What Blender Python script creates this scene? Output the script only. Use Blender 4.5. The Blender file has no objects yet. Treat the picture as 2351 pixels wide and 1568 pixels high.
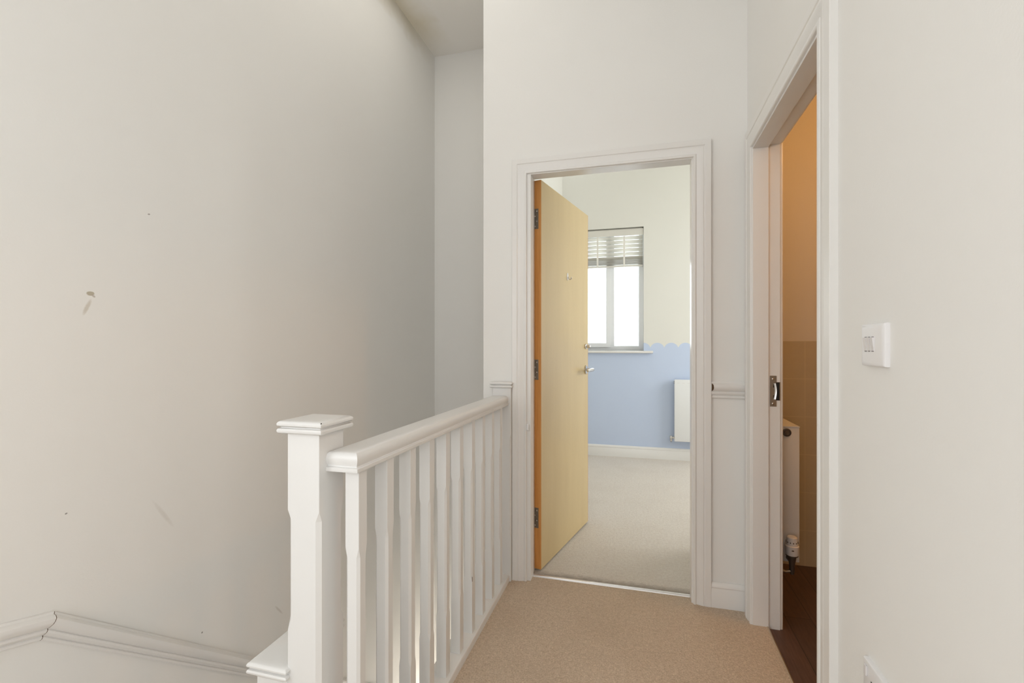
import bpy, bmesh, math
from mathutils import Vector, Matrix

scene = bpy.context.scene
COL = scene.collection
R = math.radians

# ------------------------------------------------------------------ camera, world, light
cam_d = bpy.data.cameras.new('camera')
cam_d.sensor_width = 36.0
cam_d.lens = 1077.0 / 2351.0 * 36.0
cam_d.shift_y = 9.0 / 2351.0
cam_d.clip_start = 0.02
cam = bpy.data.objects.new('camera', cam_d)
cam.location = (0, 0, 1.15)
cam.rotation_euler = (R(90), 0, R(15.2538))
COL.objects.link(cam)
scene.camera = cam

world = bpy.data.worlds.new('overcast_sky')
scene.world = world
world.use_nodes = True
bg = world.node_tree.nodes['Background']
bg.inputs['Color'].default_value = (0.93, 0.96, 1.0, 1)
bg.inputs['Strength'].default_value = 1.9

scene.view_settings.view_transform = 'Standard'
scene.view_settings.look = 'None'
scene.view_settings.gamma = 1.0
scene.view_settings.use_curve_mapping = False
scene.view_settings.exposure = 0.47


def area(name, loc, rot, sx, sy, energy, col=(1, 1, 1)):
    l = bpy.data.lights.new(name, 'AREA')
    l.shape = 'RECTANGLE'
    l.size = sx
    l.size_y = sy
    l.energy = energy
    l.color = col
    o = bpy.data.objects.new(name, l)
    o.location = loc
    o.rotation_euler = rot
    COL.objects.link(o)
    return o


def point(name, loc, radius, energy, col):
    l = bpy.data.lights.new(name, 'POINT')
    l.shadow_soft_size = radius
    l.energy = energy
    l.color = col
    o = bpy.data.objects.new(name, l)
    o.location = loc
    COL.objects.link(o)
    return o


# daylight through the landing window behind the camera
# daylight through the bedroom windows
area('daylight_bedroom_window', (-0.29, 5.9, 1.9), (R(-90), 0, 0), 2.2, 2.4, 52, (0.95, 0.97, 1.0))
area('daylight_bedroom_side_window', (2.55, 4.0, 1.5), (0, R(90), 0), 1.6, 1.4, 27, (1.0, 1.0, 0.97))
# added fill lights out of view, then the warm bathroom lamp
area('fill_left_opening', (-1.62, -0.75, 1.45), (0, R(-90), 0), 1.3, 1.1, 6.5, (1.0, 0.985, 0.965))  # added side light in an unseen opening, brightens the right wall
area('fill_right_opening', (0.57, -0.85, 1.45), (0, R(90), 0), 1.3, 1.1, 6.5, (1.0, 0.985, 0.965))  # added side light opposite, also unseen, brightens the left wall
area('fill_stairwell_top', (-0.95, 1.9, 3.32), (0, 0, 0), 0.8, 1.6, 3.6, (1.0, 0.965, 0.90))  # added fill under a closed ceiling, lifts the far stairwell
point('fill_stairwell_low', (-1.0, 3.0, -1.95), 0.22, 15, (1.0, 0.98, 0.94))  # added unseen fill low in the stairwell, lightens its dark corner
point('bathroom_lamp', (1.35, 1.9, 2.2), 0.08, 8.8, (1.0, 0.50, 0.16))


# ------------------------------------------------------------------ materials
def new_mat(name):
    m = bpy.data.materials.new(name)
    m.use_nodes = True
    nt = m.node_tree
    return m, nt, nt.nodes['Principled BSDF']


def N(nt, kind, **kw):
    n = nt.nodes.new(kind)
    for k, v in kw.items():
        if k == 'inputs':
            for i, val in v.items():
                n.inputs[i].default_value = val
        else:
            setattr(n, k, v)
    return n


def math_n(nt, op, a, b=None, c=None, clamp=False):
    n = nt.nodes.new('ShaderNodeMath')
    n.operation = op
    n.use_clamp = clamp
    for i, v in enumerate((a, b, c)):
        if v is None:
            continue
        if isinstance(v, (int, float)):
            n.inputs[i].default_value = v
        else:
            nt.links.new(v, n.inputs[i])
    return n.outputs[0]


def mixc(nt, fac, a, b):
    n = nt.nodes.new('ShaderNodeMix')
    n.data_type = 'RGBA'
    for sock, v in ((n.inputs[0], fac), (n.inputs[6], a), (n.inputs[7], b)):
        if isinstance(v, (int, float)):
            sock.default_value = v
        elif isinstance(v, tuple):
            sock.default_value = (*v, 1)
        else:
            nt.links.new(v, sock)
    return n.outputs[2]


def noise(nt, scale, detail=2.0, rough=0.5, vec=None):
    n = nt.nodes.new('ShaderNodeTexNoise')
    n.inputs['Scale'].default_value = scale
    n.inputs['Detail'].default_value = detail
    n.inputs['Roughness'].default_value = rough
    if vec is not None:
        nt.links.new(vec, n.inputs['Vector'])
    return n.outputs['Fac']


def coords(nt, scale=None):
    tc = nt.nodes.new('ShaderNodeTexCoord')
    v = tc.outputs['Object']
    if scale:
        mp = nt.nodes.new('ShaderNodeMapping')
        mp.inputs['Scale'].default_value = scale
        nt.links.new(v, mp.inputs['Vector'])
        v = mp.outputs[0]
    return v


def bump(nt, bsdf, height, strength, dist=0.01):
    b = nt.nodes.new('ShaderNodeBump')
    b.inputs['Strength'].default_value = strength
    b.inputs['Distance'].default_value = dist
    nt.links.new(height, b.inputs['Height'])
    nt.links.new(b.outputs[0], bsdf.inputs['Normal'])


def ramp(nt, fac, lo, hi):
    n = nt.nodes.new('ShaderNodeMapRange')
    n.inputs['From Min'].default_value = lo
    n.inputs['From Max'].default_value = hi
    nt.links.new(fac, n.inputs['Value'])
    return n.outputs[0]


def plain(name, col, rough=0.5, metal=0.0, var=0.0, vscale=6.0, bstr=0.0, bscale=120.0, spec=None):
    m, nt, b = new_mat(name)
    v = coords(nt)
    if var:
        c2 = tuple(c * (1 - var) for c in col)
        nt.links.new(mixc(nt, noise(nt, vscale, 3, 0.6, v), col, c2), b.inputs['Base Color'])
    else:
        b.inputs['Base Color'].default_value = (*col, 1)
    b.inputs['Roughness'].default_value = rough
    b.inputs['Metallic'].default_value = metal
    if spec is not None:
        b.inputs['Specular IOR Level'].default_value = spec
    if bstr:
        bump(nt, b, noise(nt, bscale, 3, 0.6, v), bstr, 0.002)
    return m


M = {}
M['wall'] = plain('matt_white_wall_paint', (0.86, 0.848, 0.815), 0.85, var=0.03, vscale=2.5, bstr=0.12, bscale=160, spec=0.25)
M['wall_bed'] = plain('matt_cream_wall_paint', (0.80, 0.79, 0.735), 0.85, var=0.02, bstr=0.1, bscale=160, spec=0.25)
M['ceiling'] = plain('matt_ceiling_paint', (0.86, 0.84, 0.80), 0.9, var=0.03, bstr=0.1, spec=0.2)
M['gloss'] = plain('white_gloss_trim_paint', (0.83, 0.815, 0.785), 0.28, var=0.02, vscale=9, bstr=0.05, bscale=60)
M['gloss_cool'] = plain('white_satin_balustrade_paint', (0.765, 0.757, 0.735), 0.3, var=0.03, vscale=7, bstr=0.05, bscale=50)
M['enamel'] = plain('white_enamel', (0.86, 0.87, 0.87), 0.3, var=0.01)
M['plastic'] = plain('white_plastic', (0.84, 0.83, 0.83), 0.3)
M['rocker'] = plain('grey_white_plastic_rocker', (0.74, 0.72, 0.71), 0.35)
M['upvc'] = plain('white_upvc', (0.90, 0.92, 0.94), 0.3)
M['slat'] = plain('cream_blind_slat', (0.72, 0.70, 0.64), 0.5)
M['tape'] = plain('cream_cotton_tape', (0.82, 0.80, 0.74), 0.9)
M['dark'] = plain('dark_recess', (0.012, 0.01, 0.008), 0.8)
M['chip'] = plain('bare_wood_chip', (0.10, 0.055, 0.025), 0.9)
M['steel'] = plain('brushed_steel', (0.42, 0.40, 0.36), 0.35, 1.0, var=0.2, vscale=40)
M['chrome'] = plain('satin_chrome', (0.62, 0.60, 0.58), 0.18, 1.0)
M['alu'] = plain('bright_aluminium', (0.80, 0.79, 0.80), 0.25, 1.0, var=0.1, vscale=30)
M['hinge'] = plain('aged_hinge_steel', (0.33, 0.30, 0.26), 0.38, 1.0, var=0.4, vscale=60)
M['slot'] = plain('switch_slot_grey', (0.22, 0.20, 0.20), 0.6)
M['valve_grey'] = plain('dull_valve_metal', (0.16, 0.14, 0.13), 0.4, 0.7)


def wall_left_mat():
    """matt paint plus the scuffs and yellow stain that are on the wall"""
    m, nt, b = new_mat('scuffed_white_wall_paint')
    v = coords(nt)
    sep = N(nt, 'ShaderNodeSeparateXYZ')
    nt.links.new(v, sep.inputs[0])
    Y, Z = sep.outputs[1], sep.outputs[2]
    wob = noise(nt, 90, 2, 0.6, v)
    base = mixc(nt, noise(nt, 2.2, 3, 0.6, v), (0.86, 0.848, 0.815), (0.84, 0.825, 0.785))

    def ell(cy, cz, ry, rz, ang, soft):
        ca, sa = math.cos(ang), math.sin(ang)
        dy = math_n(nt, 'SUBTRACT', Y, cy)
        dz = math_n(nt, 'SUBTRACT', Z, cz)
        p = math_n(nt, 'ADD', math_n(nt, 'MULTIPLY', dy, ca / ry), math_n(nt, 'MULTIPLY', dz, sa / ry))
        q = math_n(nt, 'SUBTRACT', math_n(nt, 'MULTIPLY', dz, ca / rz), math_n(nt, 'MULTIPLY', dy, sa / rz))
        r2 = math_n(nt, 'ADD', math_n(nt, 'MULTIPLY', p, p), math_n(nt, 'MULTIPLY', q, q))
        r2 = math_n(nt, 'ADD', r2, math_n(nt, 'MULTIPLY', math_n(nt, 'SUBTRACT', wob, 0.5), 1.2))
        return ramp(nt, r2, 1.0 + soft, 1.0 - soft)
    marks = [
        (PX(208, 674), 0.010, 0.006, 0.0, 0.3, (0.47, 0.42, 0.31), 0.9),
        (PX(215, 680), 0.005, 0.003, -0.6, 0.3, (0.47, 0.42, 0.36), 0.7),
        (PX(200, 705), 0.022, 0.005, 1.15, 0.7, (0.60, 0.55, 0.46), 0.7),
        (PX(342, 492), 0.004, 0.002, 0.3, 0.3, (0.30, 0.27, 0.24), 0.8),
        (PX(152, 1179), 0.003, 0.002, 0.3, 0.3, (0.22, 0.2, 0.18), 0.8),
        (PX(464, 1452), 0.003, 0.003, 0.3, 0.3, (0.22, 0.2, 0.18), 0.8),
        (PX(640, 1400), 0.03, 0.004, -0.9, 0.8, (0.55, 0.5, 0.44), 0.45),
        (PX(375, 1180), 0.05, 0.006, -1.0, 0.9, (0.62, 0.58, 0.52), 0.35),
    ]
    for (cy, cz), ry, rz, ang, soft, col, amt in marks:
        base = mixc(nt, math_n(nt, 'MULTIPLY', ell(cy, cz, ry, rz, ang, soft), amt), base, col)
    # yellow water stain running along the ceiling joint
    band = ramp(nt, math_n(nt, 'ADD', Z, math_n(nt, 'MULTIPLY', noise(nt, 5, 3, 0.6, v), 0.16)), 3.27, 3.39)
    yy = ramp(nt, Y, 3.3, 2.9)
    base = mixc(nt, math_n(nt, 'MULTIPLY', math_n(nt, 'MULTIPLY', band, yy), 0.5), base, (0.58, 0.50, 0.33))
    nt.links.new(base, b.inputs['Base Color'])
    b.inputs['Roughness'].default_value = 0.85
    b.inputs['Specular IOR Level'].default_value = 0.25
    bump(nt, b, noise(nt, 150, 3, 0.6, v), 0.12, 0.002)
    return m


def PX(x, y, X=-1.5):
    """where a mark seen in the survey picture lies on the left wall (y, z)"""
    a = math.atan(293.7 / 1077)
    u = (x - 1175.5) / 1077
    rx, ry, rz = u * math.cos(a) - math.sin(a), u * math.sin(a) + math.cos(a), (793 - y) / 1077
    t = X / rx
    return (ry * t, 1.15 + rz * t)


def blue_wall_mat():
    """cream wall above a blue lower half with a scalloped painted edge"""
    m, nt, b = new_mat('cream_and_blue_scalloped_paint')
    v = coords(nt)
    sep = N(nt, 'ShaderNodeSeparateXYZ')
    nt.links.new(v, sep.inputs[0])
    X, Z = sep.outputs[0], sep.outputs[2]
    P = 0.1345
    ph = math_n(nt, 'ADD', X, 10 * P - 0.170 + P / 2)
    fr = math_n(nt, 'SUBTRACT', math_n(nt, 'MODULO', ph, P), P / 2)
    dz = math_n(nt, 'SUBTRACT', Z, 1.106)
    d2 = math_n(nt, 'ADD', math_n(nt, 'MULTIPLY', fr, fr), math_n(nt, 'MULTIPLY', dz, dz))
    inside = math_n(nt, 'LESS_THAN', d2, 0.0705 ** 2)
    below = math_n(nt, 'LESS_THAN', Z, 1.106)
    mask = math_n(nt, 'MAXIMUM', inside, below)
    cream = mixc(nt, noise(nt, 3, 3, 0.6, v), (0.80, 0.79, 0.735), (0.785, 0.775, 0.715))
    blue = mixc(nt, noise(nt, 3, 3, 0.6, v), (0.57, 0.66, 0.84), (0.60, 0.69, 0.86))
    nt.links.new(mixc(nt, mask, cream, blue), b.inputs['Base Color'])
    b.inputs['Roughness'].default_value = 0.8
    b.inputs['Specular IOR Level'].default_value = 0.25
    bump(nt, b, noise(nt, 150, 3, 0.6, v), 0.1, 0.002)
    return m


def carpet_mat(name, c1, c2, c3, dirt=None):
    m, nt, b = new_mat(name)
    v = coords(nt)
    f = noise(nt, 170, 3, 0.8, v)
    g = noise(nt, 62, 3, 0.75, v)
    h = noise(nt, 3.5, 3, 0.6, v)
    base = mixc(nt, ramp(nt, f, 0.38, 0.66), c1, c2)
    base = mixc(nt, math_n(nt, 'MULTIPLY', ramp(nt, g, 0.42, 0.75), 0.55), base, c3)
    base = mixc(nt, math_n(nt, 'MULTIPLY', ramp(nt, h, 0.45, 0.8), 0.25), base, c3)
    if dirt:        # trodden-in grime along the edge of the carpet at the door strip
        sep = N(nt, 'ShaderNodeSeparateXYZ')
        nt.links.new(v, sep.inputs[0])
        d = ramp(nt, math_n(nt, 'ADD', sep.outputs[1], math_n(nt, 'MULTIPLY', noise(nt, 22, 3, 0.7, v), 0.05)), dirt + 0.085, dirt + 0.02)
        base = mixc(nt, math_n(nt, 'MULTIPLY', d, 0.75), base, (0.16, 0.12, 0.085))
    nt.links.new(base, b.inputs['Base Color'])
    b.inputs['Roughness'].default_value = 1.0
    b.inputs['Specular IOR Level'].default_value = 0.05
    hh = math_n(nt, 'ADD', f, g)
    bump(nt, b, hh, 0.9, 0.006)
    return m


def veneer_mat(name, c1, c2, scale, rough=0.35, fine=60):
    m, nt, b = new_mat(name)
    v = coords(nt, scale)
    w = noise(nt, 3.0, 5, 0.6, v)
    w2 = noise(nt, fine, 3, 0.6, v)
    col = mixc(nt, ramp(nt, w, 0.35, 0.68), c1, c2)
    col = mixc(nt, math_n(nt, 'MULTIPLY', ramp(nt, w2, 0.45, 0.75), 0.25), col, tuple(c * 0.8 for c in c2))
    nt.links.new(col, b.inputs['Base Color'])
    b.inputs['Roughness'].default_value = rough
    bump(nt, b, w2, 0.05, 0.002)
    return m


def vinyl_mat():
    m, nt, b = new_mat('dark_wood_vinyl_planks')
    v = coords(nt, (1, 1, 1))
    br = N(nt, 'ShaderNodeTexBrick')
    br.offset = 0.5
    br.inputs['Scale'].default_value = 1.0
    br.inputs['Brick Width'].default_value = 0.9
    br.inputs['Row Height'].default_value = 0.1
    br.inputs['Mortar Size'].default_value = 0.0015
    br.inputs['Color1'].default_value = (0.085, 0.045, 0.030, 1)
    br.inputs['Color2'].default_value = (0.115, 0.058, 0.038, 1)
    br.inputs['Mortar'].default_value = (0.02, 0.012, 0.008, 1)
    mp = N(nt, 'ShaderNodeMapping')
    mp.inputs['Rotation'].default_value = (0, 0, R(90))
    nt.links.new(v, mp.inputs['Vector'])
    nt.links.new(mp.outputs[0], br.inputs['Vector'])
    g = noise(nt, 6, 5, 0.7, coords(nt, (14, 1.2, 1)))
    nt.links.new(mixc(nt, math_n(nt, 'MULTIPLY', ramp(nt, g, 0.4, 0.7), 0.5), br.outputs['Color'], (0.03, 0.015, 0.01)), b.inputs['Base Color'])
    b.inputs['Roughness'].default_value = 0.5
    return m


def tile_mat():
    """beige wall tiles, 0.25 m wide and 0.20 m high, up to 1.173 m; paint above"""
    m, nt, b = new_mat('beige_wall_tiles_and_paint')
    v = coords(nt)
    sep = N(nt, 'ShaderNodeSeparateXYZ')
    nt.links.new(v, sep.inputs[0])
    s = math_n(nt, 'ADD', sep.outputs[0], 0.0)
    X, Z = s, sep.outputs[2]
    zz = math_n(nt, 'ABSOLUTE', math_n(nt, 'SUBTRACT', math_n(nt, 'MODULO', math_n(nt, 'ADD', Z, 10 * 0.1995 + 0.10 + 0.024), 0.1995), 0.09975))
    xx = math_n(nt, 'ABSOLUTE', math_n(nt, 'SUBTRACT', math_n(nt, 'MODULO', math_n(nt, 'ADD', X, 2.5 - 0.839 + 0.125), 0.25), 0.125))
    line = math_n(nt, 'MAXIMUM', math_n(nt, 'LESS_THAN', zz, 0.0016), math_n(nt, 'LESS_THAN', xx, 0.0014))
    tile = mixc(nt, noise(nt, 12, 5, 0.7, v), (0.60, 0.53, 0.40), (0.53, 0.46, 0.34))
    grout = (0.66, 0.58, 0.43)
    tc = mixc(nt, line, tile, grout)
    above = math_n(nt, 'GREATER_THAN', Z, 1.173)
    nt.links.new(mixc(nt, above, tc, (0.74, 0.70, 0.64)), b.inputs['Base Color'])
    nt.links.new(math_n(nt, 'MULTIPLY_ADD', above, 0.45, 0.35), b.inputs['Roughness'])
    return m


def glass_mat():
    m = bpy.data.materials.new('window_glass')
    m.use_nodes = True
    nt = m.node_tree
    nt.nodes.clear()
    out = nt.nodes.new('ShaderNodeOutputMaterial')
    tr = nt.nodes.new('ShaderNodeBsdfTransparent')
    tr.inputs[0].default_value = (0.93, 0.96, 0.96, 1)
    gl = nt.nodes.new('ShaderNodeBsdfGlossy')
    gl.inputs['Roughness'].default_value = 0.02
    fr = nt.nodes.new('ShaderNodeFresnel')
    fr.inputs[0].default_value = 1.45
    mx = nt.nodes.new('ShaderNodeMixShader')
    nt.links.new(fr.outputs[0], mx.inputs[0])
    nt.links.new(tr.outputs[0], mx.inputs[1])
    nt.links.new(gl.outputs[0], mx.inputs[2])
    nt.links.new(mx.outputs[0], out.inputs[0])
    return m


def ceiling_stain_mat():
    m, nt, b = new_mat('ceiling_paint_with_water_stain')
    v = coords(nt)
    sep = N(nt, 'ShaderNodeSeparateXYZ')
    nt.links.new(v, sep.inputs[0])
    d = math_n(nt, 'SUBTRACT', sep.outputs[0], math_n(nt, 'MULTIPLY', noise(nt, 4, 3, 0.6, v), 0.22))
    msk = math_n(nt, 'MULTIPLY', ramp(nt, d, -1.42, -1.58), ramp(nt, sep.outputs[1], 3.3, 2.9))
    nt.links.new(mixc(nt, math_n(nt, 'MULTIPLY', msk, 0.6), (0.86, 0.84, 0.80), (0.66, 0.58, 0.40)), b.inputs['Base Color'])
    b.inputs['Roughness'].default_value = 0.9
    return m


M['ceiling_stain'] = ceiling_stain_mat()
M['wall_left'] = wall_left_mat()
M['wall_blue'] = blue_wall_mat()
M['carpet'] = carpet_mat('beige_twist_pile_carpet', (0.58, 0.46, 0.34), (0.84, 0.70, 0.56), (0.46, 0.35, 0.245))
M['carpet_bed'] = carpet_mat('beige_carpet_daylight_tone', (0.76, 0.69, 0.61), (0.90, 0.85, 0.78), (0.64, 0.56, 0.48), 2.30)  # same carpet made paler, daylight and floor bounce put into its colour
M['veneer'] = veneer_mat('pale_beech_veneer', (0.73, 0.57, 0.30), (0.69, 0.53, 0.27), (3, 3, 0.5), 0.35, 160)
M['lipping'] = veneer_mat('orange_pine_lipping', (0.72, 0.34, 0.10), (0.60, 0.26, 0.065), (30, 30, 1.2), 0.4, 25)
M['vinyl'] = vinyl_mat()
M['tile'] = tile_mat()
M['glass'] = glass_mat()


# ------------------------------------------------------------------ mesh helpers
def new_bm():
    return bmesh.new()


def add_box(bm, lo, hi, bev=0.0, seg=2):
    vs = [bm.verts.new((x, y, z)) for x in (lo[0], hi[0]) for y in (lo[1], hi[1]) for z in (lo[2], hi[2])]
    idx = [(0, 1, 3, 2), (4, 6, 7, 5), (0, 4, 5, 1), (2, 3, 7, 6), (0, 2, 6, 4), (1, 5, 7, 3)]
    fs = [bm.faces.new([vs[i] for i in f]) for f in idx]
    if bev > 0:
        es = list({e for f in fs for e in f.edges})
        bmesh.ops.bevel(bm, geom=es, offset=bev, segments=seg, profile=0.5, affect='EDGES')
    return bm


def add_loft(bm, rings, cap=True):
    """rings: list of equal-length closed point loops"""
    vr = [[bm.verts.new(p) for p in r] for r in rings]
    n = len(rings[0])
    for a, b in zip(vr[:-1], vr[1:]):
        for i in range(n):
            j = (i + 1) % n
            bm.faces.new((a[i], a[j], b[j], b[i]))
    if cap:
        bm.faces.new(list(reversed(vr[0])))
        bm.faces.new(vr[-1])
    return bm


def add_moulded_slab(bm, x0, x1, y0, y1, z0, prof):
    """prof: (height, inset) pairs; the moulding returns round all four sides"""
    rings = []
    for h, i in prof:
        rings.append([(x0 + i, y0 + i, z0 + h), (x1 - i, y0 + i, z0 + h), (x1 - i, y1 - i, z0 + h), (x0 + i, y1 - i, z0 + h)])
    return add_loft(bm, rings)


def add_chamfer_post(bm, x0, x1, y0, y1, levels):
    """levels: (z, (c00, c10, c11, c01)) chamfer of each corner at height z"""
    rings = []
    for z, c in levels:
        a, b, d, e = [max(v, 0.0008) for v in c]
        rings.append([(x0, y0 + a, z), (x0 + a, y0, z), (x1 - b, y0, z), (x1, y0 + b, z),
                      (x1, y1 - d, z), (x1 - d, y1, z), (x0 + e, y1, z), (x0, y1 - e, z)])
    return add_loft(bm, rings)


def add_strip(bm, prof, fn, ends):
    """closed profile swept through stations: fn(station, a, b) -> point"""
    rings = [[fn(s, a, b) for a, b in prof] for s in ends]
    return add_loft(bm, rings)


def add_tube(bm, pts, r, seg=16, cap=True):
    rings = []
    pts = [Vector(p) for p in pts]
    rr = r if isinstance(r, (list, tuple)) else [r] * len(pts)
    up = None
    for i, p in enumerate(pts):
        d = (pts[min(i + 1, len(pts) - 1)] - pts[max(i - 1, 0)]).normalized()
        if up is None:
            up = Vector((0, 0, 1)) if abs(d.z) < 0.9 else Vector((1, 0, 0))
        s = d.cross(up).normalized()
        up2 = s.cross(d).normalized()
        up = up2
        rings.append([p + (s * math.cos(2 * math.pi * k / seg) + up2 * math.sin(2 * math.pi * k / seg)) * rr[i] for k in range(seg)])
    return add_loft(bm, rings, cap)


def add_lathe(bm, c, axis, prof, seg=28):
    """prof: (along, radius) from c along axis"""
    c = Vector(c)
    d = Vector(axis).normalized()
    up = Vector((0, 0, 1)) if abs(d.z) < 0.9 else Vector((1, 0, 0))
    s = d.cross(up).normalized()
    t = s.cross(d).normalized()
    rings = [[c + d * a + (s * math.cos(2 * math.pi * k / seg) + t * math.sin(2 * math.pi * k / seg)) * max(r, 0.0002) for k in range(seg)] for a, r in prof]
    return add_loft(bm, rings)


def obj(name, bm, mat, parent=None, smooth=False, local=False):
    bmesh.ops.recalc_face_normals(bm, faces=bm.faces[:])
    if parent is not None and not local:
        off = Vector((0, 0, 0))
        p = parent
        while p is not None:
            off += Vector(p.location)
            p = p.parent
        bmesh.ops.translate(bm, vec=-off, verts=bm.verts[:])
    me = bpy.data.meshes.new(name)
    bm.to_mesh(me)
    bm.free()
    me.materials.append(mat)
    if smooth:
        me.polygons.foreach_set('use_smooth', [True] * len(me.polygons))
        me.set_sharp_from_angle(angle=R(35))
    o = bpy.data.objects.new(name, me)
    COL.objects.link(o)
    if parent is not None:
        o.parent = parent
    return o


def tag(o, label, cat, group=None, kind=None):
    o['label'] = label
    o['category'] = cat
    if group:
        o['group'] = group
    if kind:
        o['kind'] = kind
    return o


def thing(name, label, cat, loc=(0, 0, 0), rotz=0.0, group=None, kind=None):
    o = bpy.data.objects.new(name, None)
    o.location = loc
    o.rotation_euler = (0, 0, rotz)
    o.empty_display_size = 0.1
    COL.objects.link(o)
    return tag(o, label, cat, group, kind)


def boxes(*bs):
    bm = new_bm()
    for b in bs:
        add_box(bm, b[0], b[1], *(b[2:]))
    return bm


# ------------------------------------------------------------------ setting: shell
ZC = 3.334          # ceiling
ZL = -2.75          # foot of the stairwell
YA, YA2 = 2.235, 2.345      # end wall with the bedroom doorway
XB, XB2 = 0.450, 0.552      # right wall with the bathroom doorway
XL = -1.50                  # left (stairwell) wall
LX0, LX1 = -0.520, 0.232    # bedroom lining inner faces
LZ = 1.999
BY0, BY1, BZ = 1.366, 2.134, 1.972  # bathroom lining inner faces


def struct(name, bm, mat, label, cat, smooth=False):
    return tag(obj(name, bm, mat, None, smooth), label, cat, kind='structure')


struct('wall_left', boxes(((XL - 0.1, -2.2, ZL), (XL, 3.374, 0.75)), ((XL - 0.1, -2.2, 2.15), (XL, 3.374, ZC)), ((XL - 0.1, -2.2, 0.75), (XL, -1.35, 2.15)), ((XL - 0.1, -0.15, 0.75), (XL, 3.374, 2.15))), M['wall_left'],  # unseen opening added here for the left side light
       'tall off-white stairwell wall on the left with scuffs and a stain', 'wall')
struct('wall_stairwell_end', boxes(((XL, 3.274, ZL), (-0.66, 3.374, ZC))), M['wall'],
       'narrow shadowed off-white wall at the far end of the stairwell', 'wall')
struct('wall_end', boxes(((-0.758, YA, ZL), (LX0 - 0.03, YA2, ZC)), ((LX1 + 0.03, YA, -0.25), (XB2, YA2, ZC)),
                         ((LX0 - 0.03, YA, LZ + 0.03), (LX1 + 0.03, YA2, ZC)), ((-0.758, YA2, ZL), (-0.66, 3.274, ZC))), M['wall'],
       'off-white end wall around the bedroom doorway', 'wall')
struct('wall_right', boxes(((XB, -2.2, -0.25), (XB2, -1.45, ZC)), ((XB, -0.25, -0.25), (XB2, BY0 - 0.03, ZC)), ((XB, -1.45, -0.25), (XB2, -0.25, 0.75)), ((XB, -1.45, 2.15), (XB2, -0.25, ZC)), ((XB, BY1 + 0.03, -0.25), (XB2, YA, ZC)),  # unseen opening behind the camera added for the right side light
                           ((XB, BY0 - 0.03, BZ + 0.03), (XB2, BY1 + 0.03, ZC))), M['wall'],
       'off-white right-hand wall with the light switch and bathroom doorway', 'wall')
# wall behind the camera with a window opening
WX0, WX1, WZ0, WZ1 = -1.35, 0.35, 0.50, 2.50
struct('wall_behind', boxes(((XL, -2.2, ZL), (WX0, -2.1, ZC)), ((WX1, -2.2, ZL), (XB, -2.1, ZC)),
                            ((WX0, -2.2, ZL), (WX1, -2.1, WZ0)), ((WX0, -2.2, WZ1), (WX1, -2.1, ZC))), M['wall'],
       'off-white landing wall with a window, opposite the bedroom doorway', 'wall')
struct('wall_stair_apron', boxes(((-0.70, 0.92, ZL), (-0.625, YA, -0.03))), M['wall'],
       'plastered apron wall under the balustrade', 'wall')
struct('floor', boxes(((-0.625, -2.1, -0.25), (XB + 0.052, YA + 0.052, 0)), ((-0.88, -2.1, -0.25), (-0.625, 0.90, -0.001))), M['carpet'],
       'beige twist-pile carpet of the landing', 'carpet')
struct('floor', boxes(((LX0 - 0.001, YA + 0.064, -0.25), (LX1 + 0.001, YA2, 0.0)), ((-0.64, YA2, -0.25), (XB2 - 0.075, 2.90, 0.0)), ((-0.80, 2.90, -0.25), (2.4, 4.98, 0.0))), M['carpet_bed'],
       'beige bedroom carpet, daylight put into its pale tone, seen through the open doorway', 'carpet')
struct('floor', boxes(((XB + 0.056, 0.5, -0.25), (2.3, 2.79, -0.012))), M['vinyl'],
       'dark brown wood-effect bathroom floor', 'floor')
struct('floor', boxes(((XL, -2.1, ZL - 0.1), (-0.66, 3.274, ZL))), M['carpet'],
       'beige carpet at the foot of the stairs', 'carpet')
struct('ceiling', boxes(((XL - 0.1, -2.2, ZC), (XB2, YA2, ZC + 0.1)), ((XL - 0.1, YA2, ZC), (-0.66, 3.374, ZC + 0.1))), M['ceiling_stain'],
       'off-white ceiling over the landing and stairwell', 'ceiling')
# bedroom shell
BWX0, BWX1, BWZ0, BWZ1 = -0.620, 0.037, 1.095, 2.368
struct('wall_bedroom_window', boxes(((-0.90, 4.98, -0.25), (BWX0, 5.20, ZC)), ((BWX1, 4.98, -0.25), (2.5, 5.20, ZC)),
                                    ((BWX0, 4.98, -0.25), (BWX1, 5.20, BWZ0)), ((BWX0, 4.98, BWZ1), (BWX1, 5.20, ZC))), M['wall_blue'],
       'bedroom wall painted cream above and blue below with scalloped edge', 'wall')
struct('wall_bedroom_left', boxes(((-0.90, 3.374, -0.25), (-0.80, 4.98, ZC)), ((-0.66, 2.345, -0.25), (-0.64, 3.374, ZC))), M['wall_bed'],
       'cream bedroom wall behind the open door', 'wall')
struct('wall_bedroom_right', boxes(((2.4, 2.79, -0.25), (2.5, 4.98, 0.9)), ((2.4, 2.79, 2.5), (2.5, 4.98, ZC)),
                                   ((2.4, 2.79, 0.9), (2.5, 3.3, 2.5)), ((2.4, 4.7, 0.9), (2.5, 4.98, 2.5))), M['wall_bed'],
       'cream bedroom wall to the right, out of sight of the doorway', 'wall')
struct('wall_bedroom_bathroom', boxes(((XB2 - 0.02, 2.85, -0.25), (2.5, 2.90, ZC)), ((XB2 - 0.075, YA2, -0.25), (XB2 - 0.02, 2.90, ZC))), M['wall_bed'],
       'cream partition between bedroom and bathroom', 'wall')
struct('ceiling', boxes(((-0.66, YA2, ZC), (2.5, 5.2, ZC + 0.1))), M['wall_bed'], 'cream bedroom ceiling', 'ceiling')
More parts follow.
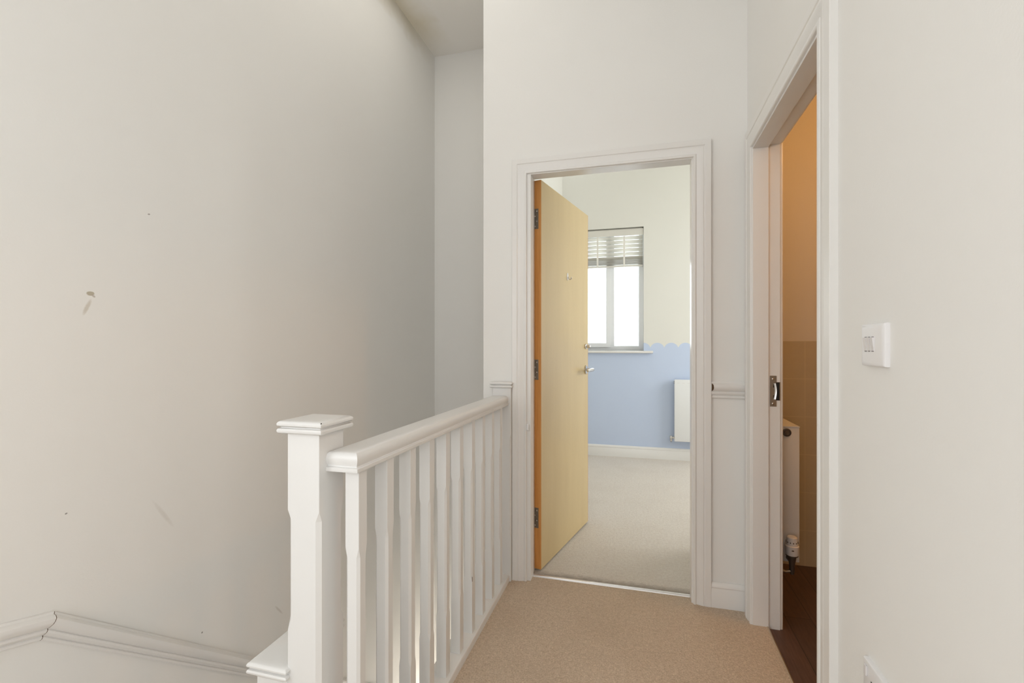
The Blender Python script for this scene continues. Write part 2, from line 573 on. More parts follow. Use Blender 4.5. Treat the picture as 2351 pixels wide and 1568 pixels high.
# bathroom shell
struct('wall_bathroom_end', boxes(((XB2 - 0.02, 2.79, -0.25), (2.4, 2.85, 2.62))), M['tile'],
       'bathroom wall with beige tiles below warm painted plaster', 'wall')
struct('wall_bathroom_left', boxes(((XB2 - 0.02, YA, -0.25), (XB2, 2.79, 2.62))), M['ceiling'],
       'bathroom side wall behind the radiator', 'wall')
struct('wall_bathroom_right', boxes(((2.3, 0.5, -0.25), (2.4, 2.79, 2.62)), ((XB2, 0.44, -0.25), (2.4, 0.5, 2.62))), M['ceiling'],
       'far bathroom walls, hidden by the landing wall', 'wall')
struct('ceiling', boxes(((XB2, 0.4, 2.62), (2.4, 2.85, 2.7))), M['ceiling'], 'white bathroom ceiling', 'ceiling')

# stairs: treads going down along the left wall, one mesh per step
st = thing('staircase', 'beige carpeted staircase descending beside the left wall below the balustrade', 'stairs', (-1.08, 0.9, ZL), kind='structure')
nst = 11
for k in range(nst):
    y0 = 0.90 + k * 0.208
    zt = -0.50 - k * 0.199
    bm = new_bm()
    add_box(bm, (XL + 0.001, y0, zt - 0.19 if k < nst - 1 else ZL), (-0.701, min(y0 + 0.225, 3.273), zt), 0.008)
    obj('step', bm, M['carpet'], st)
bm = boxes(((XL + 0.001, -0.3, -0.60), (-0.881, 0.90, -0.30), 0.008))
obj('landing_step', bm, M['carpet'], st)
bm = boxes(((XL + 0.001, -0.9, -0.30), (-0.881, -0.3, -0.10), 0.008))
obj('landing_step', bm, M['carpet'], st)


# ------------------------------------------------------------------ mouldings
ARCH = [(0.0, 0.0), (0.0, 0.0165), (0.02, 0.018), (0.34, 0.018), (0.36, 0.0165), (0.38, 0.0150), (0.41, 0.0150), (0.44, 0.0165),
        (0.50, 0.0160), (0.60, 0.0140), (0.70, 0.0115), (0.78, 0.0095), (0.82, 0.0090), (0.84, 0.0112), (0.88, 0.0128), (0.94, 0.0128), (0.98, 0.011), (1.0, 0.008), (1.0, 0.0)]


def architrave(bm, u0, u1, zt, w0, w1, wt, fn, z0=0.0):
    """u0,u1,zt: inner edges; w: widths; fn(u, t, z) -> point. s: 0 outer, 1 inner"""
    rings = []
    for st_ in range(4):
        ring = []
        for s, t in ARCH:
            a = u0 - (1 - s) * w0
            b = u1 + (1 - s) * w1
            z = zt + (1 - s) * wt
            ring.append(fn(*((a, t, z0), (a, t, z), (b, t, z), (b, t, z0))[st_]))
        rings.append(ring)
    return add_loft(bm, rings)


# bedroom doorway
fr = thing('trim_1', 'white moulded door frame around the bedroom doorway', 'door frame', (-0.144, YA, 0), kind='structure')
bm = new_bm()
architrave(bm, LX0 - 0.013, LX1 - 0.003, LZ - 0.011, 0.072, 0.074, 0.072, lambda u, t, z: (u, YA - t, z))
obj('architrave', bm, M['gloss'], fr, True)
bm = boxes(((LX0 - 0.03, YA - 0.001, 0), (LX0, YA2, LZ)), ((LX1, YA - 0.001, 0), (LX1 + 0.03, YA2, LZ)), ((LX0 - 0.03, YA - 0.001, LZ), (LX1 + 0.03, YA2, LZ + 0.03)))
obj('lining', bm, M['gloss'], fr)
bm = boxes(((LX0, YA - 0.002, 0), (LX0 + 0.006, 2.296, LZ - 0.015), 0.001), ((LX1 - 0.010, YA - 0.002, 0), (LX1, 2.296, LZ - 0.015), 0.001),
           ((LX0, YA - 0.002, LZ - 0.015), (LX1, 2.296, LZ), 0.001))
obj('door_stop', bm, M['gloss'], fr)
bm = new_bm()
architrave(bm, LX0 - 0.008, LX1 + 0.008, LZ + 0.008, 0.07, 0.07, 0.07, lambda u, t, z: (u, YA2 + t, z))
obj('architrave', bm, M['gloss'], fr, True)

e = obj('door_bumper', boxes(((LX0 - 0.0125, YA - 0.0145, 0.737), (LX0 - 0.002, YA - 0.003, 0.766), 0.002)), M['plastic'], fr)
e['label'] = 'small white knob on the door frame'

# bathroom doorway
fb = thing('trim_2', 'white moulded door frame around the bathroom doorway on the right', 'door frame', (XB, 1.75, 0), kind='structure')
SY0, SY1 = BY0 + 0.012, BY1 - 0.012
bm = new_bm()
architrave(bm, SY0 - 0.006, SY1 + 0.004, BZ - 0.004, 0.105, 0.068, 0.080, lambda u, t, z: (XB - t, u, z))
obj('architrave', bm, M['gloss'], fb, True)
bm = boxes(((XB - 0.001, BY0 - 0.03, -0.012), (XB2, BY0, BZ)), ((XB - 0.001, BY1, -0.012), (XB2, BY1 + 0.03, BZ)), ((XB - 0.001, BY0 - 0.03, BZ), (XB2, BY1 + 0.03, BZ + 0.03)))
obj('lining', bm, M['gloss'], fb)
bm = boxes(((XB - 0.002, BY0, 0), (XB + 0.057, SY0, BZ - 0.012), 0.001), ((XB - 0.002, SY1, 0), (XB + 0.057, BY1, BZ - 0.012), 0.001),
           ((XB - 0.002, BY0, BZ - 0.012), (XB + 0.057, BY1, BZ), 0.001))
obj('door_stop', bm, M['gloss'], fb)
bm = new_bm()
architrave(bm, BY0 - 0.006, BY1 + 0.006, BZ + 0.006, 0.068, 0.068, 0.068, lambda u, t, z: (XB2 + t, u, z), -0.012)
obj('architrave', bm, M['gloss'], fb, True)
# strike plate on the far jamb
sp = new_bm()
yp = BY1 - 0.0012
add_box(sp, (0.5135, yp - 0.0006, 0.900), (0.5385, BY1, 1.026), 0.0004)
add_box(sp, (0.536, yp - 0.0006, 0.925), (0.5525, BY1, 1.000), 0.0004)
so = obj('strike_plate', sp, M['steel'], fb)
so['label'] = 'steel strike plate'
for xa, xb, za, zb in ((0.5365, 0.5490, 0.926, 0.999), (0.526, 0.533, 0.978, 0.992), (0.526, 0.533, 0.932, 0.946)):
    obj('latch_hole', boxes(((xa, yp - 0.0014, za), (xb, yp - 0.0004, zb))), M['dark'], so)
bm = new_bm()
add_strip(bm, [(0.527, 0.0), (0.5305, -0.003), (0.534, -0.004), (0.5345, -0.003), (0.531, 0.0)], lambda s, a, b: (a + 0.004 * math.sin((s - 0.93) / 0.065 * math.pi), yp - 0.0014 + b, s), [0.930 + 0.065 * i / 8 for i in range(9)])
obj('latch_tongue', bm, M['chrome'], so, True)
for z in (1.013, 0.912):
    bm = new_bm()
    add_lathe(bm, (0.526, yp - 0.0006, z), (0, -1, 0), [(0, 0.0042), (0.0008, 0.0042), (0.0012, 0.003), (0.0013, 0.0)])
    obj('screw', bm, M['chrome'], so, True)


# skirting and dado rails
SKIRT = [(0, 0), (0.017, 0), (0.017, 0.078), (0.0145, 0.083), (0.0145, 0.086), (0.0165, 0.089), (0.0155, 0.096), (0.012, 0.103), (0.006, 0.108), (0.0, 0.108)]
DADO = [(0, 0), (0.006, 0), (0.009, 0.004), (0.009, 0.010), (0.006, 0.013), (0.010, 0.016), (0.014, 0.022), (0.014, 0.028),
        (0.011, 0.031), (0.015, 0.034), (0.022, 0.044), (0.024, 0.052), (0.023, 0.060), (0.017, 0.066), (0.010, 0.068), (0.008, 0.074), (0.0, 0.074)]


def along_x(prof, y, z, x0, x1, sgn=-1, sc=1.0):
    bm = new_bm()
    return add_strip(bm, prof, lambda s, a, b: (s, y + sgn * a * sc, z + b * sc), [x0, x1])


struct('baseboard_end', along_x(SKIRT, YA, 0, LX1 + 0.071, XB), M['gloss'], 'short white skirting board between the two door frames', 'skirting board', True)
struct('baseboard_bedroom', along_x(SKIRT, 4.98, 0, -0.80, 2.4, -1, 1.07), M['gloss'], 'white skirting board under the blue bedroom wall', 'skirting board', True)
d_end = struct('trim_3', along_x(DADO, YA, 0.917, LX1 + 0.071, XB), M['gloss'], 'short white dado rail between the two door frames', 'dado rail', True)
bm = new_bm()
add_lathe(bm, (LX1 + 0.0712, YA - 0.022, 0.967), (0, -1, 0), [(0, 0.0001), (0.001, 0.0115), (0.0024, 0.0105), (0.0026, 0.0)], 20)
for v in bm.verts:
    v.co.x = LX1 + 0.0715 + max(0.0, v.co.x - (LX1 + 0.0712)) * 0.8
    v.co.z = 0.967 + (v.co.z - 0.967) * 1.4
ch = obj('chip', bm, M['chip'], d_end)
ch['label'] = 'brown chip in the paint'

# dado rail following the stairs on the left wall: shallow length then the pitch of the flight
pts = [(-2.1, 0.395 + 0.74), (0.847, 0.388), (3.26, 0.388 - 0.822 * (3.26 - 0.847))]


def stair_dado(i0, i1):
    bm = new_bm()
    (ya, za), (yb, zb), (yc, zc) = pts
    d1 = Vector((yb - ya, zb - za)).normalized()
    d2 = Vector((yc - yb, zc - zb)).normalized()
    n1 = Vector((-d1.y, d1.x))
    n2 = Vector((-d2.y, d2.x))
    nm = (n1 + n2).normalized()
    nm = nm / nm.dot(n1)
    sc = 0.88
    def fn(s, a, b):
        p = Vector(pts[s])
        n = (n1, nm, n2)[s]
        off = n * (b * sc)
        yy, zz = p.x + off.x, p.y + off.y
        return (XL + a * 1.15, yy, zz)
    return add_strip(bm, DADO, fn, [i0, i1])


struct('trim_4', stair_dado(0, 1), M['gloss'], 'gently sloping white dado rail at the lower left corner', 'dado rail', True)
t5 = struct('trim_5', stair_dado(1, 2), M['gloss'], 'steep white dado rail following the stairs down the left wall', 'dado rail', True)
# open mitre joint
bm = new_bm()
(yb, zb) = pts[1]
d1 = Vector((pts[1][0] - pts[0][0], pts[1][1] - pts[0][1])).normalized()
d2 = Vector((pts[2][0] - pts[1][0], pts[2][1] - pts[1][1])).normalized()
nm = (Vector((-d1.y, d1.x)) + Vector((-d2.y, d2.x))).normalized()
nm = nm / nm.dot(Vector((-d1.y, d1.x)))
rr = []
for a, b in DADO[1:-1]:
    y, z = yb + nm.x * b * 0.88, zb + nm.y * b * 0.88
    rr.append([(XL + a * 1.15 + 0.0004, y - 0.0007, z), (XL + a * 1.15 + 0.0004, y + 0.0007, z), (XL + a * 1.15 - 0.001, y + 0.0007, z), (XL + a * 1.15 - 0.001, y - 0.0007, z)])
add_loft(bm, rr)
g = obj('joint_crack', bm, M['chip'], t5)
g['label'] = 'dark crack at the mitre joint'


# ------------------------------------------------------------------ balustrade
CAP = [(0, 0.006), (0.001, 0.003), (0.004, 0.0005), (0.008, 0.0), (0.0115, 0.002), (0.0135, 0.0065), (0.0150, 0.0065), (0.0165, 0.003),
       (0.019, 0.0005), (0.023, 0.0), (0.0265, 0.002), (0.029, 0.006), (0.0303, 0.012), (0.0305, 0.02)]
RAIL = [(0, 0.006), (0.001, 0.001), (0.003, 0.0), (0.010, 0.0), (0.0115, 0.0015), (0.0125, 0.0045), (0.0145, 0.0055), (0.017, 0.0045), (0.022, 0.0025),
        (0.028, 0.001), (0.034, 0.0012), (0.039, 0.003), (0.043, 0.0065), (0.0455, 0.011), (0.0465, 0.016), (0.047, 0.024)]
bal = thing('balustrade', 'white painted stair balustrade with square newel and chamfered balusters beside the landing carpet', 'balustrade', (-0.66, 1.57, 0))
bm = new_bm()
add_moulded_slab(bm, -0.706, -0.618, 0.934, 2.205, 0.858, RAIL)
obj('handrail', bm, M['gloss_cool'], bal, True)
bm = new_bm()
add_moulded_slab(bm, -0.700, -0.614, 0.915, 2.235, -0.03, [(0, 0), (0.054, 0.0), (0.057, 0.001), (0.0595, 0.0035), (0.0605, 0.007)])
obj('bottom_rail', bm, M['gloss_cool'], bal, True)
# near newel
c0, c1 = 0.0, 0.0095
np_ = bmesh.new()
add_chamfer_post(np_, -0.786, -0.701, 0.910, 1.000, [(-0.62, (0, c1, 0, 0)), (0.492, (0, c1, 0, 0)), (0.505, (c1 * .5, c1, c1, c1 * .5)), (0.520, (c1, c1, c1, c1)), (0.748, (c1, c1, c1, c1)), (0.758, (c1 * .6, c1 * .6, c1 * .6, c1 * .6)), (0.770, (0, 0, 0, 0)), (0.950, (0, 0, 0, 0))])
nw = obj('newel_post', np_, M['gloss_cool'], bal)
bm = new_bm()
add_moulded_slab(bm, -0.803, -0.684, 0.894, 1.017, 0.948, CAP)
obj('newel_cap', bm, M['gloss_cool'], nw, True)
bm = new_bm()
add_box(bm, (-0.6849, 0.8950, 0.969), (-0.6845, 0.8985, 0.9765))
bmesh.ops.translate(bm, vec=(-0.0012, 0.0008, 0), verts=bm.verts[:])
k = obj('mitre_gap', bm, M['dark'], nw)
k['label'] = 'dark open gap at the corner of the cap'
# low boxed post left of the newel
bm = boxes(((-0.872, 0.9105, -0.62), (-0.7862, 1.10, 0.385), 0.001))
lw = obj('low_post', bm, M['gloss_cool'], bal)
bm = new_bm()
add_moulded_slab(bm, -0.890, -0.779, 0.896, 1.118, 0.378, CAP)
obj('post_cap', bm, M['gloss_cool'], lw, True)
# half newel on the end wall
bm = new_bm()
add_chamfer_post(bm, -0.700, -0.606, 2.203, 2.2345, [(0.0, (0, 0, 0, 0)), (0.215, (0, 0, 0, 0)), (0.23, (.006, .006, 0, 0)), (0.70, (.006, .006, 0, 0)), (0.715, (0, 0, 0, 0)), (0.945, (0, 0, 0, 0))])
hw = obj('half_newel', bm, M['gloss_cool'], bal)
bm = new_bm()
add_moulded_slab(bm, -0.712, -0.5985, 2.192, 2.246, 0.942, CAP)
for v in list(bm.verts):
    v.co.y = min(v.co.y, 2.2345)
obj('newel_cap', bm, M['gloss_cool'], hw, True)
# balusters
BC = 0.0062
bw = 0.036
lv = [(0.0300, 0), (0.232, 0), (0.240, BC * .45), (0.252, BC), (0.655, BC), (0.668, BC * .45), (0.678, 0), (0.862, 0)]
bm = new_bm()
yb0 = 2.099
add_chamfer_post(bm, -0.629 - bw, -0.629, yb0, yb0 + bw - 0.002, [(z, (c, c, c, c)) for z, c in lv])
first = obj('baluster', bm, M['gloss_cool'], bal)
for k in range(1, 10):
    o = first.copy()
    COL.objects.link(o)
    o.parent = bal
    o.location = (0, -0.127 * k, 0)
# paint chip on a baluster
bm = boxes(((-0.6294, 2.099 - 0.127 * 3 - 0.0006, 0.232), (-0.6284, 2.099 - 0.127 * 3 + 0.002, 0.250)))
k = obj('paint_chip', bm, M['chip'], bal)
k['label'] = 'small brown chip on a baluster edge'


# ------------------------------------------------------------------ bedroom door
dirv = Vector((0.214, 0.977)).normalized()
ang = math.atan2(dirv.y, dirv.x)          # local +X runs from hinge edge to latch edge
door = thing('door_1', 'open flush beech-veneer bedroom door with orange timber edge', 'door', (-0.485, 2.339, 0), ang, kind='structure')
DW, DT, DZ0, DZ1 = 0.747, 0.044, 0.010, 1.992
# local: x along the width, y thickness (face seen at y=0, body towards +y)
obj('leaf', boxes(((0.0045, 0, DZ0), (DW - 0.006, DT, DZ1), 0.0006)), M['veneer'], door, local=True)
e = obj('hinge_edge', boxes(((0, 0.0006, DZ0), (0.0045, DT - 0.0006, DZ1), 0.0004)), M['lipping'], door, local=True)
e['label'] = 'orange timber edge strip'
e = obj('latch_edge', boxes(((DW - 0.006, 0.0006, DZ0), (DW, DT - 0.0006, DZ1), 0.0004)), M['lipping'], door, local=True)
for zc in (1.796, 1.026, 0.270):
    hz0, hz1 = zc - 0.0515, zc + 0.0515
    bm = new_bm()
    add_box(bm, (-0.0018, 0.014, hz0), (0.0002, DT + 0.001, hz1), 0.0004)
    hg = obj('hinge', bm, M['hinge'], door, local=True)
    hg['label'] = 'steel butt hinge'
    bm = new_bm()
    n = 5
    for i in range(n):
        a, b = hz0 + (hz1 - hz0) * i / n, hz0 + (hz1 - hz0) * (i + 1) / n
        add_lathe(bm, (-0.0025, DT + 0.0035, a), (0, 0, 1), [(0.0006, 0.0), (0.0006, 0.0048), (b - a - 0.0006, 0.0048), (b - a - 0.0006, 0.0)], 14)
    obj('knuckle', bm, M['hinge'], hg, True, local=True)
    for i, (yy, zz) in enumerate(((0.022, 0.038), (0.032, 0.013), (0.022, -0.013), (0.032, -0.038))):
        bm = new_bm()
        add_lathe(bm, (-0.0018, yy, zc + zz), (-1, 0, 0), [(0, 0.0042), (0.0008, 0.004), (0.0012, 0.002), (0.0013, 0.0)], 12)
        obj('screw', bm, M['chrome'], hg, True, local=True)
# lever handle
hx, hzz = DW - 0.052, 0.995
bm = new_bm()
add_lathe(bm, (0, 0, 0), (0, -1, 0), [(0, 0.0), (0, 0.026), (0.006, 0.026), (0.009, 0.023), (0.010, 0.0)], 32)
for v in bm.verts:
    v.co = Vector((v.co.x * 0.85 + hx, v.co.y, v.co.z * 1.1 + hzz))
ro = obj('handle_rose', bm, M['chrome'], door, True, local=True)
bm = new_bm()
add_tube(bm, [(hx, -0.008, hzz), (hx, -0.03, hzz), (hx - 0.002, -0.044, hzz), (hx - 0.012, -0.053, hzz + 0.001), (hx - 0.03, -0.056, hzz + 0.002), (hx - 0.075, -0.056, hzz), (hx - 0.115, -0.053, hzz - 0.002)],
         [0.008, 0.008, 0.0095, 0.0105, 0.0105, 0.0095, 0.007], 18)
obj('lever', bm, M['chrome'], ro, True, local=True)
# turn above
bm = new_bm()
add_lathe(bm, (hx, 0, 1.143), (0, -1, 0), [(0, 0.0), (0, 0.017), (0.006, 0.017), (0.008, 0.014), (0.008, 0.006), (0.016, 0.006), (0.016, 0.0)], 28)
tr = obj('turn_rose', bm, M['chrome'], door, True, local=True)
bm = new_bm()
add_box(bm, (hx - 0.004, -0.034, 1.133), (hx + 0.004, -0.014, 1.153), 0.002)
obj('thumb_turn', bm, M['chrome'], tr, True, local=True)
# coat hook
hk = new_bm()
sx = 0.375
add_lathe(hk, (0, 0, 0), (0, -1, 0), [(0, 0.0), (0, 0.011), (0.002, 0.011), (0.003, 0.009), (0.003, 0.0)], 24)
for v in hk.verts:
    v.co = Vector((v.co.x * 0.95 + sx, v.co.y, v.co.z * 2.0 + 1.548))
ho = obj('adhesive_hook', hk, M['plastic'], door, True, local=True)
ho['label'] = 'small white stick-on hook'
bm = new_bm()
add_tube(bm, [(sx, -0.003, 1.548), (sx, -0.007, 1.538), (sx, -0.013, 1.531), (sx, -0.019, 1.531), (sx, -0.023, 1.536), (sx, -0.025, 1.544)], 0.0028, 10)
obj('hook_prong', bm, M['chrome'], ho, True, local=True)

# ------------------------------------------------------------------ threshold strips
bm = new_bm()
add_strip(bm, [(2.2745, -0.0005), (2.277, 0.004), (2.281, 0.0065), (2.2845, 0.0045), (2.2875, 0.0045), (2.291, 0.0068), (2.295, 0.004), (2.2985, -0.0005)], lambda s, a, b: (s, a + 0.004, b), [LX0 + 0.007, LX1 - 0.011])
tag(obj('threshold_strip', bm, M['alu'], None, True), 'shiny aluminium carpet strip across the bedroom doorway', 'threshold strip')
bm = new_bm()
add_strip(bm, [(0.4995, -0.002), (0.5005, 0.0025), (0.5025, 0.0035), (0.5050, 0.002), (0.510, -0.004), (0.5125, -0.012)], lambda s, a, b: (a, s, b), [SY0 + 0.001, SY1 - 0.001])
tag(obj('threshold_strip', bm, plain('pale_brass_strip', (0.55, 0.45, 0.33), 0.4, 0.6), None, True), 'thin pale strip between landing carpet and dark bathroom floor', 'threshold strip')

# ------------------------------------------------------------------ bedroom window, blind
w1 = thing('window_1', 'white framed two-light bedroom window above the blue wall', 'window', (-0.29, 5.10, 1.095), kind='structure')
FY0, FY1 = 5.075, 5.14
def ring_frame(x0, x1, z0, z1, w, ya, yb):
    """one continuous mitred rectangular frame"""
    bm = new_bm()
    prof = [(0.0, ya), (w - 0.006, ya), (w, ya + 0.006), (w, yb), (0.0, yb)]
    rings = [[(x, y, z) for x, y, z in ((cx + sx_ * a, b, cz + sz_ * a) for a, b in prof)]
             for cx, sx_, cz, sz_ in ((x0, 1, z0, 1), (x1, -1, z0, 1), (x1, -1, z1, -1), (x0, 1, z1, -1))]
    vr = [[bm.verts.new(p) for p in r] for r in rings]
    n = len(prof)
    for k in range(4):
        a, b = vr[k], vr[(k + 1) % 4]
        for i in range(n):
            j = (i + 1) % n
            bm.faces.new((a[i], a[j], b[j], b[i]))
    return bm


bm = ring_frame(BWX0 + 0.0005, BWX1 - 0.0005, BWZ0 + 0.0005, BWZ1 - 0.0005, 0.05, FY0, FY1)
obj('frame', bm, M['upvc'], w1)
obj('mullion', boxes(((-0.318, FY0 + 0.002, BWZ0 + 0.0505), (-0.262, FY1 - 0.001, BWZ1 - 0.0505), 0.004)), M['upvc'], w1)
sx0, sx1, sz0, sz1 = BWX0 + 0.035, -0.300, BWZ0 + 0.035, BWZ1 - 0.035
bm = ring_frame(sx0, sx1, sz0, sz1, 0.046, FY0 - 0.016, FY1 - 0.01)
obj('casement', bm, M['upvc'], w1)
obj('pane', boxes(((-0.57, 5.108, 1.14), (-0.34, 5.112, 2.33))), M['glass'], w1)
obj('pane', boxes(((-0.265, 5.108, 1.14), (-0.01, 5.112, 2.33))), M['glass'], w1)
bm = new_bm()
add_strip(bm, [(5.075, 1.070), (4.945, 1.070), (4.938, 1.074), (4.936, 1.082), (4.938, 1.091), (4.945, 1.095), (5.075, 1.095)],
          lambda s, a, b: (s, a, b), [-0.70, 0.128])
obj('window_board', bm, M['gloss'], w1, True)

bl = thing('venetian_blind', 'cream slatted venetian blind raised to the top of the bedroom window', 'blind', (-0.29, 5.02, 2.36))
vx0, vx1 = BWX0 + 0.004, BWX1 - 0.002
obj('valance', boxes(((vx0, 4.988, 2.286), (vx1, 5.002, 2.352), 0.003)), M['slat'], bl)
obj('head_rail', boxes(((vx0 + 0.01, 5.004, 2.318), (vx1 - 0.01, 5.050, 2.362), 0.002)), M['slat'], bl)


def slat_bm(z, tilt):
    bm = new_bm()
    pr = []
    n = 6
    w = 0.048
    for i in range(n + 1):
        t = -0.5 + i / n
        pr.append((t * w, 0.004 * (0.25 - t * t) + 0.0012))
    for i in range(n, -1, -1):
        t = -0.5 + i / n
        pr.append((t * w, 0.004 * (0.25 - t * t) - 0.0012))
    ca, sa = math.cos(tilt), math.sin(tilt)
    return add_strip(bm, pr, lambda s, a, b: (s, 5.028 + a * ca - b * sa, z + a * sa + b * ca), [vx0 + 0.006, vx1 - 0.008])


for i in range(6):
    obj('slat', slat_bm(2.268 - i * 0.0415, R(-35)), M['slat'], bl, True)
for i in range(9):
    obj('slat', slat_bm(2.041 - i * 0.0062, R(0)), M['slat'], bl, True)
obj('bottom_rail', boxes(((vx0 + 0.006, 5.004, 1.966), (vx1 - 0.008, 5.052, 1.983), 0.003)), M['slat'], bl)
for xt in (-0.158, -0.43):
    bm = new_bm()
    add_strip(bm, [(-0.0095, 0), (0.0095, 0), (0.0095, 0.0008), (-0.0095, 0.0008)], lambda s, a, b: (xt + a, s[0] - b, s[1]), [(5.001, 2.285), (5.0005, 2.06), (5.0005, 1.966)])
    obj('ladder_tape', bm, M['tape'], bl)

# landing window behind the camera
w2 = thing('window_2', 'white framed landing window opposite the bedroom doorway', 'window', (-0.225, -2.15, WZ0), kind='structure')
bm = ring_frame(WX0, WX1, WZ0, WZ1, 0.06, -2.17, -2.11)
obj('frame', bm, M['upvc'], w2)
obj('mullion', boxes(((-0.53, -2.165, WZ0 + 0.061), (-0.47, -2.115, WZ1 - 0.061), 0.004)), M['upvc'], w2)

# ------------------------------------------------------------------ bedroom radiator
ra = thing('radiator', 'flat white bedroom radiator on the blue wall behind the door frame', 'radiator', (0.63, 4.93, 0.198))
rx0, rx1, rz0, rz1 = 0.329, 0.93, 0.200, 0.812
bm = boxes(((rx0, 4.896, rz0), (rx1, 4.912, rz1), 0.005, 3))
obj('front_panel', bm, M['enamel'], ra, True)
bm = boxes(((rx0 + 0.004, 4.912, rz0 + 0.02), (rx1 - 0.004, 4.945, rz1 - 0.002), 0.002))
obj('body', bm, M['enamel'], ra)
for i in range(12):
    x = rx0 + 0.026 + i * 0.048
    obj('weld_mark', boxes(((x, 4.8955, rz1 - 0.036), (x + 0.022, 4.8975, rz1 - 0.033))), M['rocker'], ra)
for z in (0.790, 0.775):
    bm = new_bm()
    add_lathe(bm, (rx0 + 0.002, 4.928, z), (-1, 0, 0), [(0, 0), (0, 0.004), (0.006, 0.004), (0.006, 0)], 10)
    obj('vent_plug', bm, M['valve_grey'], ra)
bm = new_bm()
add_tube(bm, [(rx0 + 0.01, 4.93, 0.232), (0.300, 4.93, 0.232)], 0.012, 14)
add_lathe(bm, (0.300, 4.93, 0.250), (0, 0, -1), [(0, 0), (0, 0.012), (0.006, 0.015), (0.03, 0.015), (0.034, 0.012), (0.052, 0.012), (0.055, 0)], 16)
add_tube(bm, [(0.300, 4.93, 0.20), (0.300, 4.945, 0.188), (0.300, 4.979, 0.188)], 0.0075, 12)
vv = obj('lockshield_valve', bm, M['chrome'], ra, True)
for x in (0.40, 0.80):
    obj('bracket', boxes(((x, 4.945, 0.3), (x + 0.03, 4.979, 0.7))), M['enamel'], ra)

# ------------------------------------------------------------------ bathroom radiator
rb = thing('radiator', 'white bathroom radiator seen end-on behind the door jamb', 'radiator', (0.63, 2.54, 0.185))
bm = boxes(((0.590, 2.342, 0.186), (0.683, 2.755, 0.787), 0.003, 2))
obj('body', bm, M['enamel'], rb, True)
bm = boxes(((0.588, 2.340, 0.785), (0.684, 2.757, 0.790), 0.001))
obj('top_grille', bm, M['enamel'], rb)
for y in (2.42, 2.65):
    obj('bracket', boxes(((XB2, y, 0.3), (0.59, y + 0.03, 0.7))), M['enamel'], rb)
bm = new_bm()
add_lathe(bm, (0.632, 2.342, 0.762), (0, -1, 0), [(0, 0), (0, 0.0180), (0.004, 0.0180), (0.005, 0.0165), (0.005, 0.0145), (0.002, 0.0135), (0.002, 0.010), (0.007, 0.0095), (0.007, 0.0)], 28)
p = obj('blanking_plug', bm, M['valve_grey'], rb, True)
p['label'] = 'round dark metal plug'
bm = new_bm()
vx, vy = 0.641, 2.300
add_lathe(bm, (vx, vy, 0.316), (0, 0, -1), [(0, 0), (0.0005, 0.016), (0.004, 0.0205), (0.034, 0.0235), (0.037, 0.0235), (0.038, 0.026), (0.040, 0.0275), (0.072, 0.0265), (0.080, 0.024), (0.082, 0.0)], 32)
tv = obj('thermostatic_valve', bm, M['plastic'], rb, True)
tv['label'] = 'cream thermostatic valve head'
for k in range(12):
    a = 2 * math.pi * k / 12
    bm = new_bm()
    add_box(bm, (vx + 0.0225 * math.cos(a) - 0.0016, vy + 0.0225 * math.sin(a) - 0.0016, 0.290), (vx + 0.0225 * math.cos(a) + 0.0016, vy + 0.0225 * math.sin(a) + 0.0016, 0.295))
    obj('dial_mark', bm, M['valve_grey'], tv)
obj('maker_badge', boxes(((vx - 0.008, vy - 0.0278, 0.259), (vx + 0.001, vy - 0.0255, 0.264), 0.001)), M['valve_grey'], tv)
bm = new_bm()
add_lathe(bm, (vx, vy, 0.236), (0, 0, -1), [(0, 0), (0, 0.0245), (0.004, 0.0245), (0.008, 0.017), (0.030, 0.014), (0.034, 0.0125), (0.075, 0.010), (0.085, 0.008), (0.088, 0)], 24)
add_tube(bm, [(vx, vy, 0.205), (vx - 0.002, vy + 0.045, 0.205)], 0.011, 14)
obj('valve_body', bm, M['valve_grey'], rb, True)
bm = new_bm()
add_tube(bm, [(vx - 0.002, vy, 0.165), (vx - 0.025, vy, 0.158), (XB2 + 0.001, vy, 0.180)], 0.0075, 12)
obj('pipe', bm, M['steel'], rb, True)

# ------------------------------------------------------------------ light switch and socket
ls = thing('light_switch', 'white three-gang light switch on the right-hand wall', 'light switch', (XB, 1.0775, 1.152))
y0, y1, z0, z1 = 1.029, 1.122, 1.109, 1.193
rings = []
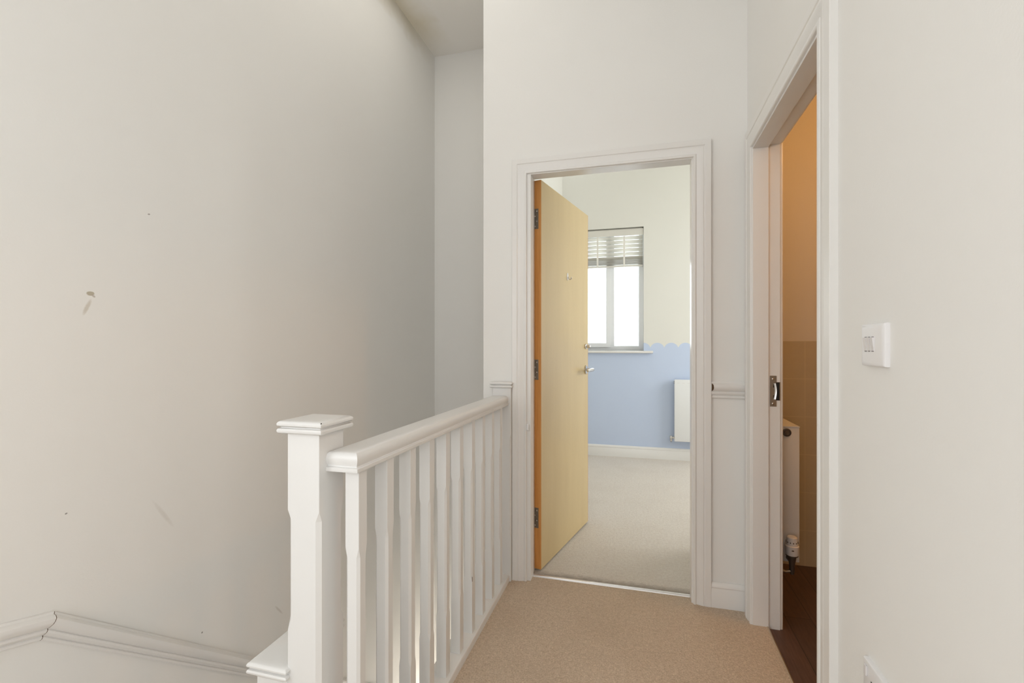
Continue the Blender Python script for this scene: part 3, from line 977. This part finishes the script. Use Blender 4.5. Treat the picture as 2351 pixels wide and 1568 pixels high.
# plate with a pillowed front: rings from the wall outwards
for x, i in ((XB, 0.0005), (XB - 0.004, 0.0), (XB - 0.0085, 0.0008), (XB - 0.0105, 0.004), (XB - 0.0110, 0.010)):
    rings.append([(x, y0 + i, z0 + i), (x, y1 - i, z0 + i), (x, y1 - i, z1 - i), (x, y0 + i, z1 - i)])
bm = new_bm()
add_loft(bm, rings)
obj('plate', bm, M['plastic'], ls, True)
for k in range(3):
    yc = 1.0985 - k * 0.0145
    bm = new_bm()
    xa, xb = XB - 0.0108, XB - 0.0150
    zc0, zc1 = 1.139, 1.166
    # wedge rocker, lower edge pressed in
    vs = [(xa, yc - 0.0058, zc0), (xa, yc + 0.0058, zc0), (xa, yc + 0.0058, zc1), (xa, yc - 0.0058, zc1)]
    vt = [(xa - 0.0012, yc - 0.0054, zc0 + 0.0004), (xa - 0.0012, yc + 0.0054, zc0 + 0.0004), (xb, yc + 0.0054, zc1 - 0.0004), (xb, yc - 0.0054, zc1 - 0.0004)]
    add_loft(bm, [vs, vt])
    rk = obj('rocker', bm, M['rocker'], ls)
    for za, zb in ((zc0 - 0.0012, zc0 + 0.0002), (zc1 - 0.0002, zc1 + 0.0012)):
        obj('slot', boxes(((xa - 0.0014, yc - 0.0035, za), (xa - 0.0002, yc + 0.0035, zb))), M['slot'], rk)

so = thing('power_socket', 'white double power socket low on the right-hand wall below the switch', 'power socket', (XB, 1.04, 0.474))
y0, y1, z0, z1 = 0.968, 1.114, 0.431, 0.517
rings = []
for x, i in ((XB, 0.0003), (XB - 0.006, 0.0), (XB - 0.009, 0.001), (XB - 0.0100, 0.003)):
    rings.append([(x, y0 + i, z0 + i), (x, y1 - i, z0 + i), (x, y1 - i, z1 - i), (x, y0 + i, z1 - i)])
bm = new_bm()
add_loft(bm, rings)
obj('plate', bm, M['plastic'], so, True)
for yc in (1.078, 1.004):
    obj('rocker', boxes(((XB - 0.0135, yc + 0.016 if yc > 1.04 else yc - 0.026, 0.487), (XB - 0.0098, yc + 0.026 if yc > 1.04 else yc - 0.016, 0.507), 0.001)), M['rocker'], so)
    for ya, yb, za, zb in ((-0.002, 0.002, 0.478, 0.487), (-0.014, -0.008, 0.458, 0.462), (0.008, 0.014, 0.458, 0.462)):
        obj('pin_slot', boxes(((XB - 0.0103, yc + ya, za), (XB - 0.0097, yc + yb, zb))), M['dark'], so)
